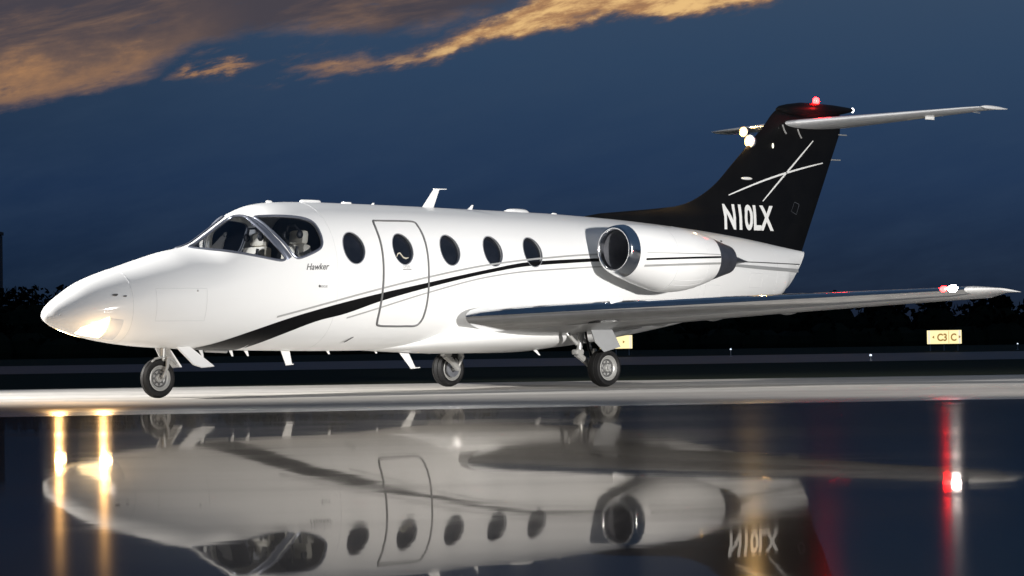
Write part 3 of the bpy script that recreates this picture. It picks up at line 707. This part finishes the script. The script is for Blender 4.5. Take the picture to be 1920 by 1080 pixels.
for sgn in (1, -1):
    mg = MB(); c = (-5.86, sgn*1.42, .236)
    mg.tube([(-5.72, sgn*1.20, .86), (-5.66, sgn*1.20, .56), (-5.64, sgn*1.20, .43)], [.045, .04, .035], 12)
    mg.tube([(-5.60, sgn*1.20, .42), (-5.74, sgn*1.21, .33), (-5.86, sgn*1.22, .235)], [.045, .04, .035], 10)
    mg.tube([(-5.86, sgn*1.20, .236), (-5.86, sgn*1.40, .236)], .026, 10)
    mg.tube([(-5.50, sgn*1.16, .66), (-5.62, sgn*1.19, .54)], .025, 8); mg.tube([(-5.42, sgn*1.10, .76), (-5.52, sgn*1.16, .63)], .020, 8)
    mg.tube([(-5.84, sgn*1.18, .55), (-5.90, sgn*1.18, .40), (-5.84, sgn*1.20, .27)], [.022, .028, .02], 8)
    mg.tube([(-5.70, sgn*1.18, .62), (-5.86, sgn*1.18, .54)], .02, 8); mg.box((-5.62, sgn*1.20, .44), (.14, .09, .07), bev=.3)
    mg.box((-5.90, sgn*1.22, .42), (.05, .06, .12), bev=.3)
    G = mg.build('main_gear', GEARW, jet)
    hs = MB(); hs.tube([(-5.44, sgn*1.13, .80), (-5.50, sgn*1.18, .66), (-5.60, sgn*1.17, .56), (-5.63, sgn*1.2, .47)], .011, 8)
    hs.tube([(-5.68, sgn*1.26, .86), (-5.70, sgn*1.27, .65), (-5.76, sgn*1.25, .50), (-5.82, sgn*1.25, .36)], .014, 8); hs.build('brake_hose', RUBBER, G)
    wheel(G, c, .236, .185, .152)
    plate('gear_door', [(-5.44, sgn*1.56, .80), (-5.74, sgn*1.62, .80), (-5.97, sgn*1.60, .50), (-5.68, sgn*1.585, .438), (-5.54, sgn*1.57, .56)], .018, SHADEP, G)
    # brake disc inside the wheel
    MB().lathe([(-.012, .11), (-.012, .04), (.012, .04), (.012, .11)], (-5.86, sgn*1.335, .236), 'Y', 24, closed=True).build('brake_disc', METAL, G)

# ---- skin joints
def seam(x, t0=.15, t1=3.0, r=.0028):
    for sgn in (1, -1):
        MB().tube([(p[0], sgn*p[1], p[2]) for p in (pt(x, t0+(t1-t0)*i/40, -.0008) for i in range(41))], r, 6).build('skin_seam', SEAM, jet)
seam(.62); seam(-2.0, .2, 2.9); seam(-8.62, .2, 2.6); seam(-10.75, .25, 2.9)
def hatch(x0, x1, z0, z1):
    P = []
    for (a, b_), (c, d) in zip(((x0, z0), (x1, z0), (x1, z1), (x0, z1)), ((x1, z0), (x1, z1), (x0, z1), (x0, z0))):
        P += [(a+(c-a)*i/10, b_+(d-b_)*i/10) for i in range(10)]
    for sgn in (1, -1):
        MB().tube([(a, sgn*side_y(a, b_, -.0006), b_) for a, b_ in P], .0026, 6, cyc=True).build('access_hatch', SEAM, jet)
hatch(.35, -.25, .86, 1.22); hatch(-8.75, -9.15, 1.0, 1.32); hatch(-9.95, -10.3, 1.30, 1.5); hatch(-3.75, -3.98, 1.10, 1.26)

# ---- antennas and small fittings
def blade(name, x0, z0, x1, z1, c0, c1, tip=0., th_=.018, y=0., m=WHITE, parent=jet):
    """swept blade from root (x0,z0) to tip (x1,z1); root and tip chords"""
    R = []
    for t in (0, .5, .9, 1.):
        x = x0+(x1-x0)*t; z = z0+(z1-z0)*t; c = c0+(c1-c0)*t; q = th_*(1-.5*t)
        R.append([(x+c/2*math.cos(2*PI*k/16), y+q/2*math.sin(2*PI*k/16), z) for k in range(16)])
    b = MB().loft(R)
    if tip: b.tube([(x1+c1/2, y, z1), (x1-c1/2-tip, y, z1+.006)], [.009, .005], 8)
    return b.build(name, m, parent)
blade('antenna', -4.20, 2.262, -4.36, 2.505, .20, .10, .12)
blade('antenna', -4.92, 2.25, -4.985, 2.325, .10, .03)
blade('antenna', -3.28, 2.27, -3.30, 2.30, .05, .03)
MB().loft([[(-2.29+a*math.cos(2*PI*k/24), .05*math.sin(2*PI*k/24)*a/.15, z) for k in range(24)] for a, z in ((.165, 2.262), (.155, 2.296), (.14, 2.303), (.02, 2.304))]).build('antenna', WHITE, jet)
MB().box((-2.86, 0, 2.28), (.12, .06, .035), bev=.35).build('antenna', WHITE, jet)
MB().loft([[(-5.77+a*math.cos(2*PI*k/24), .10*math.sin(2*PI*k/24)*a/.22, z) for k in range(24)] for a, z in ((.225, 2.24), (.20, 2.272), (.15, 2.292), (.06, 2.30))]).build('antenna', WHITE, jet)
MB().ball((-6.47, 0, 2.247), .03, 10, sc=(1.6, 1, .7)).build('antenna', WHITE, jet)
MB().ball((-1.64, .02, 2.262), .03, 10, sc=(1.5, 1, .6)).build('antenna', WHITE, jet)
blade('wiper_sensor', -.21, 1.57, -.215, 1.615, .045, .03, m=INKM)
blade('belly_antenna', -1.87, .52, -1.93, .345, .14, .10, .02)
blade('belly_antenna', -3.74, .50, -3.92, .272, .17, .09, .07)
for x in (-1.05, -1.28, -2.52, -3.28, -.62):
    blade('drain_mast', x, .54 if x > -1.2 else .52, x-.035, .455 if x > -2 else .462, .06, .025)
MB().tube([(-.68, 0, .525), (-1.0, 0, .512)], .018, 8).build('drain_tube', GEARW, jet)
blade('drain_mast', -5.62, .47, -5.70, .405, .07, .03, y=.45)
plate('angle_vane', [(-2.33, .53, .60), (-2.40, .56, .64), (-2.44, .58, .66), (-2.36, .54, .61)], .012, INKM, jet)
for x, z, r in ((-.137, 1.194, .012), (1.40, .93, .010)):
    MB().ball((x, side_y(x, z), z), r, 8).build('fastener', PIN, jet)
for x, z in ((-8.9, 2.0), (-9.35, 1.93), (-9.05, 1.98)):
    MB().ball((x, side_y(x, z), z), .018, 8, sc=(1.4, .4, 1)).build('vent', INKM, jet)

# ---- nose taxi lamps behind their lens
def nosepatch(name, x0, x1, z0, z1, m, off, sgn=1, n=10):
    """z0/z1 = (front, rear) lower and upper edge heights"""
    rows = []
    for i in range(n+1):
        x = x0+(x1-x0)*i/n; a = max(z0[0]+(z0[1]-z0[0])*i/n, Bf(x)+.004); b_ = z1[0]+(z1[1]-z1[0])*i/n
        rows.append([(x, sgn*side_y(x, z_, off), z_) for z_ in [a+(b_-a)*j/n for j in range(n+1)]])
    return MB().loft(rows, closed=False).build(name, m, jet)
TAXI = mat('taxi_lamp', (.9, .85, .7), .3, emit=(1, .74, .40), estr=4.5)
COVER = mat('lens_cover', (.62, .64, .68), .12, coat=1., var=(4., (.5, .53, .58), .5))
for sgn in (1, -1):
    nosepatch('lamp_lens', 1.16, .885, (.725, .68), (.79, .91), TAXI, .004, sgn)
    nosepatch('lens_cover', .865, .72, (.67, .66), (.89, .87), COVER, .004, sgn)
    l = bpy.data.lights.new('taxi_lamp_glow', 'POINT'); l.energy = 4; l.color = (1, .66, .32); l.shadow_soft_size = .06
    lo = bpy.data.objects.new('taxi_lamp_glow', l); COL.objects.link(lo); lo.location = (1.0, sgn*.43, .66); lo.parent = jet
    l = bpy.data.lights.new('taxi_lamp_beam', 'SPOT'); l.energy = 42; l.color = (1, .54, .18); l.shadow_soft_size = .04; l.spot_size = math.radians(110); l.spot_blend = .6
    lo = bpy.data.objects.new('taxi_lamp_beam', l); COL.objects.link(lo); lo.location = (1.04, sgn*.42, .68); lo.rotation_euler = Vector((1, .75, -.05)).to_track_quat('-Z', 'Y').to_euler(); lo.parent = jet

# ---- cockpit
ck = MB().box((-.80, 0, 1.50), (.55, .95, .13), Matrix.Rotation(-.12, 3, 'Y'), bev=.3).build('instrument_panel', DARK, jet)
MB().tube([(-.60, -.42, 1.60), (-.56, 0, 1.62), (-.60, .42, 1.60)], .035, 10).build('glare_shield', DARK, ck)
def seat(y):
    s = MB().box((-1.50, y, 1.30), (.46, .42, .13), bev=.35)
    s.box((-1.74, y, 1.52), (.13, .42, .46), Matrix.Rotation(-.12, 3, 'Y'), bev=.4)
    o = s.build('pilot_seat', CREAM, jet)
    MB().box((-1.80, y, 1.83), (.10, .26, .17), Matrix.Rotation(-.12, 3, 'Y'), bev=.45).build('headrest', CREAM, o)
    MB().tube([(-1.72, y-.12, 1.90), (-1.69, y-.06, 1.965), (-1.69, y+.06, 1.965), (-1.72, y+.12, 1.90)], .014, 8).build('headset', DARK, o)
    MB().ball((-1.71, y+.13, 1.86), .05, 10, sc=(.9, .6, 1)).build('ear_cup', DARK, o)
    MB().ball((-1.71, y-.13, 1.86), .05, 10, sc=(.9, .6, 1)).build('ear_cup', DARK, o)
    h = MB(); h.tube([(-1.66, y-.05, 1.66), (-1.60, y, 1.55), (-1.64, y+.06, 1.44)], .022, 8); h.tube([(-1.64, y+.16, 1.72), (-1.62, y+.14, 1.55)], .018, 8); h.build('harness', DARK, o)
seat(.36); seat(-.36)
for y in (.36, -.36):
    MB().tube([(-1.12, y-.11, 1.62), (-1.11, y-.10, 1.53), (-1.10, y, 1.49), (-1.11, y+.10, 1.53), (-1.12, y+.11, 1.62)], .016, 8).build('control_yoke', DARK, jet)
# cream roof and post lining inside the windscreen
MB().loft([[(x, q[1], q[2]) for q in sorted([pt(x, t, -.045) for t in [i*.06 for i in range(7)]]+[(x, -p[1], p[2]) for p in [pt(x, t, -.045) for t in [i*.06 for i in range(1, 7)]]], key=lambda p: p[1])] for x in (-1.15, -1.3, -1.5, -1.8, -2.1)], closed=False).build('cockpit_roof_lining', CREAM, jet)
MB().loft([ring(-2.17, -.05, 64, 1.02), ring(-2.19, -.05, 64, 1.02)]).build('cockpit_bulkhead', DARK, jet)
lining = [Vector(p) for p in mir(front_out)]
cc = sum(lining, Vector())/len(lining)
MB().loft([[onsurf(p, normal(p), -.045) for p in lining], [onsurf(cc+(p-cc)*.88, normal(cc+(p-cc)*.9), -.06) for p in lining]], cap=(0, 0)).build('windscreen_lining', CREAM, jet)

# ================================================================== the airfield
def sheet(name, pts, z, m, kind='structure'):
    bm = bmesh.new(); bm.faces.new([bm.verts.new((p[0], p[1], z)) for p in pts]); bmesh.ops.recalc_face_normals(bm, faces=bm.faces[:])
    me = bpy.data.meshes.new(name); bm.to_mesh(me); bm.free()
    if me.polygons[0].normal.z < 0: me.flip_normals()
    me.materials.append(m); o = bpy.data.objects.new(name, me); COL.objects.link(o); o['kind'] = kind; return o
A_ = Vector((-.7071, .7071, 0)); D_v = Vector((-.7071, -.7071, 0)); C0 = Vector((CAM[0], CAM[1], 0))
def fr(a, d): p = C0+A_*a+D_v*d; return (p.x, p.y)     # a to the right, d metres from the photographer
GR = mat('grass', (.014, .021, .011), .9, var=(.6, (.018, .02, .009), .7), bump=(20, .5, .05), spec=.1)
TX = mat('taxiway_asphalt', (.018, .026, .042), .4, spec=.12, var=(.3, (.028, .037, .054), .6))
# apron concrete: pale, stained in long bands, darker and damp towards the standing water
AP = bpy.data.materials.new('apron_concrete'); AP.use_nodes = True; nt = AP.node_tree; k = NG(nt); p = nt.nodes['Principled BSDF']
co = nt.nodes.new('ShaderNodeTexCoord').outputs['Object']
u_ = k.dot(co, A_); d_ = k.m('SUBTRACT', k.dot(co, D_v), C0.dot(D_v))
bandn = k.noise(k.xyz(k.m('MULTIPLY', u_, .05), k.m('MULTIPLY', d_, 1.0)), .9, 5, .6)
fine = k.noise(co, 3., 6, .6)
wet = k.step(k.m('ADD', d_, k.m('MULTIPLY_ADD', k.noise(co, .35, 4, .6), 2.0, -1.0)), 24.0, 21.0)
c1 = k.mix(k.step(bandn, .35, .7), (.36, .345, .32, 1), (.60, .575, .54, 1))
dd = k.m('ADD', d_, k.m('MULTIPLY_ADD', bandn, 2.0, -1.0))
c1 = k.mix(k.m('MULTIPLY', k.step(dd, 29.3, 26.5), .75), c1, (.27, .25, .225, 1))
c1 = k.mix(k.m('MULTIPLY', k.step(fine, .42, .70), .55), c1, (.26, .25, .23, 1))
k.put(p.inputs['Base Color'], k.mix(wet, c1, (.06, .06, .06, 1)))
k.put(p.inputs['Roughness'], k.lin(wet, 0, 1, .75, .22)); p.inputs['Specular IOR Level'].default_value = .4
b_ = nt.nodes.new('ShaderNodeBump'); b_.inputs['Strength'].default_value = .2; b_.inputs['Distance'].default_value = .01; k.put(b_.inputs['Height'], k.noise(co, 14., 5, .6)); nt.links.new(b_.outputs[0], p.inputs['Normal'])
# standing water over dark asphalt
WT = bpy.data.materials.new('standing_water'); WT.use_nodes = True; nt = WT.node_tree; nt.nodes.clear(); k = NG(nt)
co = nt.nodes.new('ShaderNodeTexCoord').outputs['Object']
bmp = nt.nodes.new('ShaderNodeBump'); bmp.inputs['Strength'].default_value = .09; bmp.inputs['Distance'].default_value = .004
k.put(bmp.inputs['Height'], k.noise(co, 1.3, 3, .5))
g1 = nt.nodes.new('ShaderNodeBsdfGlossy'); g1.inputs['Roughness'].default_value = .03; g1.distribution = 'GGX'; g1.inputs[0].default_value = (.55, .525, .495, 1)
g2 = nt.nodes.new('ShaderNodeBsdfGlossy'); g2.inputs['Roughness'].default_value = .14; g2.distribution = 'GGX'; g2.inputs[0].default_value = (.42, .395, .37, 1)
df_ = nt.nodes.new('ShaderNodeBsdfDiffuse'); df_.inputs[0].default_value = (.012, .012, .014, 1)
fr_ = nt.nodes.new('ShaderNodeFresnel'); fr_.inputs[0].default_value = 1.6
m1 = nt.nodes.new('ShaderNodeMixShader'); m1.inputs[0].default_value = .38; m2 = nt.nodes.new('ShaderNodeMixShader'); o_ = nt.nodes.new('ShaderNodeOutputMaterial')
nt.links.new(g1.outputs[0], m1.inputs[1]); nt.links.new(g2.outputs[0], m1.inputs[2]); nt.links.new(fr_.outputs[0], m2.inputs[0]); nt.links.new(df_.outputs[0], m2.inputs[1]); nt.links.new(m1.outputs[0], m2.inputs[2]); nt.links.new(m2.outputs[0], o_.inputs[0])
patch = k.noise(k.xyz(k.m('MULTIPLY', k.dot(co, A_), .30), k.dot(co, D_v)), .55, 4, .6)
k.put(g1.inputs['Roughness'], k.lin(k.step(patch, .38, .68), 0, 1, .018, .05))
k.put(m1.inputs[0], k.lin(k.step(patch, .40, .72), 0, 1, .30, .50))
for q in (g1, g2, fr_): nt.links.new(bmp.outputs[0], q.inputs['Normal'])

sheet('ground', [fr(-1400, -600), fr(1400, -600), fr(1400, 1500), fr(-1400, 1500)], -.012, GR)
def wavy(d0, amp, a0, a1, n, slope=0.):
    return [fr(a0+(a1-a0)*i/n, d0+slope*(a0+(a1-a0)*i/n)+amp*random.uniform(-1, 1)) for i in range(n+1)]
sheet('taxiway', [fr(-400, 62), fr(400, 70), fr(400, 116), fr(-400, 108)], -.004, TX)
sheet('apron', wavy(36.3, .12, -150, 150, 60, .0)+[fr(150, -60), fr(-150, -60)], 0., AP)
sheet('water', wavy(20.7, .16, -60, 60, 60, .10)+[fr(60, -25), fr(-60, -25)], .003, WT)

# ---- far woodland: one dark mass
LEAF = mat('foliage', (.012, .016, .009), .9, var=(.2, (.02, .024, .012), .7), spec=.1)
rnd = random.Random(3); wb = MB()
for i in range(290):
    a = -175+350*rnd.random(); d = 285+rnd.random()*45
    t = (a+62)/124; h = (10.2-4.2*min(1, max(0, t)))*rnd.uniform(.82, 1.0)
    if a < -42: h = min(h, 8.6)
    cx0, cy0 = fr(a, d); wdt = h*rnd.uniform(.30, .5)
    wb.tube([(cx0, cy0, 0), (cx0+.1, cy0, h*.5), (cx0, cy0, h*.9)], [.22, .15, .05], 5)
    wb.ball((cx0, cy0, h*.40), h*.40, 7, sc=(1.0, 1.0, .95))
    for j in range(150):
        z = h*(.05+.95*rnd.random()**.8); f_ = math.sqrt(max(.05, 1-((z/h-.45)/.6)**2)); an = rnd.random()*2*PI; rr_ = wdt*f_*math.sqrt(rnd.random())
        c = Vector((cx0+rr_*math.cos(an), cy0+rr_*math.sin(an), z)); s_ = rnd.uniform(.25, .6)
        v1 = Vector((rnd.gauss(0, 1), rnd.gauss(0, 1), rnd.gauss(0, 1))).normalized(); v2 = v1.orthogonal().normalized()
        wb.add([c+v1*s_, c+v2*s_*.8, c-v1*s_*.9, c-v2*s_*.7], [(0, 1, 2, 3)])
wo_ = wb.build('woodland', LEAF, None, smooth=None, fix=False); wo_['kind'] = 'stuff'
hedge = MB()
for i in range(90):
    a = -180+4*i; x0, y0 = fr(a, 282+rnd.random()*6); hh = rnd.uniform(2.4, 4.2)
    hedge.ball((x0, y0, 0), 3.2, 7, sc=(1, 1, hh/3.9))
    for j in range(40):
        c = Vector((x0+rnd.uniform(-2.4, 2.4), y0+rnd.uniform(-2.4, 2.4), hh*rnd.random())); s_ = rnd.uniform(.3, .7)
        v1 = Vector((rnd.gauss(0, 1), rnd.gauss(0, 1), rnd.gauss(0, 1))).normalized(); v2 = v1.orthogonal().normalized()
        hedge.add([c+v1*s_, c+v2*s_, c-v1*s_, c-v2*s_], [(0, 1, 2, 3)])
ho = hedge.build('undergrowth', LEAF, None, smooth=None, fix=False); ho['kind'] = 'stuff'

# ---- tall building at the far left
bx = Vector((-191.1, -295.5, 0))+(-A_)*3.3
BW = mat('building_wall', (.05, .042, .045), .8, var=(.3, (.04, .035, .04), .5))
bld = tag(empty('tower_building', bx, YAW), 'tall plain dark block rising over the trees at the far left edge', 'building')
MB().box((0, 0, 9.3), (7, 7, 18.6), bev=.01).build('wall', BW, bld)
rf = MB().box((0, 0, 18.9), (7.3, 7.3, .5), bev=.1).build('roof', BW, bld)
for z in (4, 7.5, 11, 14.5):
    for y in (-2, 0, 2):
        MB().box((-3.52, y, z), (.12, 1.0, 1.5), bev=.1).build('window', PANE, bld)

# ---- lit taxiway signs
def sign(loc, w, h, text, label, arrows):
    s = tag(empty('taxiway_sign', (loc[0], loc[1], 0), YAW+PI), label, 'sign', 'lit yellow signs on the grass')
    zc = .36+h/2
    bx_ = MB().box((0, 0, zc), (.22, w+.07, h+.07), bev=.12).build('sign_case', DARK, s)
    MB().box((.115, 0, zc), (.012, w, h), bev=.1).build('sign_panel', SIGNY, s)
    for yy in ((w/2-.10), -(w/2-.10)):
        MB().box((.124, yy, zc), (.006, .12, h*.96), bev=.1).build('sign_end_glow', SIGNW, s)
    for yy in (-w*.4, 0, w*.4):
        MB().tube([(0, yy, 0), (0, yy, .36)], .03, 8).build('leg', METAL, s)
    for y0, t in text:
        text_obj('legend', t, SIGNT, s, lambda u, v, y0=y0: (.126, y0+u, zc-.19+v), .52, .85, .02, 0)
    for yy, dr in arrows:
        MB().loft([[(.124, yy, zc+.09), (.124, yy+dr*.12, zc), (.124, yy, zc-.09)], [(.128, yy, zc+.09), (.128, yy+dr*.12, zc), (.128, yy, zc-.09)]]).build('arrow', SIGNT, s)
    MB().box((.125, w*.13, zc), (.005, .025, h*.9), bev=.1).build('divider', SIGNT, s) if len(text) > 1 else None
    return s
sign((-89.45, -52.32), 1.78, .70, [(-.38, 'C3'), (.32, 'C')], 'wide lit yellow sign with dark legend, right of the aircraft below its wingtip', [(-.52, -1), (.74, 1)])
sign((-78.77, -65.56), 1.70, .70, [(-.45, 'A1')], 'lit yellow sign half hidden behind the main gear door', [(.35, 1)])

# ---- taxiway edge lights
for i, (x, y, h, lab) in enumerate(((-59.75, -41.76, .30, 'small pale edge light beyond the near wing, left of the other two'), (-39.2, -19.41, .14, 'small edge light low on the grass below the wing, nearest to the apron'), (-91.56, -49.24, .31, 'small pale edge light at the far right edge of the picture'))):
    e = tag(empty('edge_light', (x, y, 0)), lab, 'edge light', 'taxiway edge lights on the grass')
    MB().lathe([(0, .07), (.02, .07), (.03, .02), (h-.04, .018), (h-.03, .05), (h-.02, .05)], (0, 0, 0), 'Z', 12).build('stake', METAL, e)
    MB().ball((0, 0, h), .036, 10, sc=(1, 1, .9)).build('lens', EDGE, e)
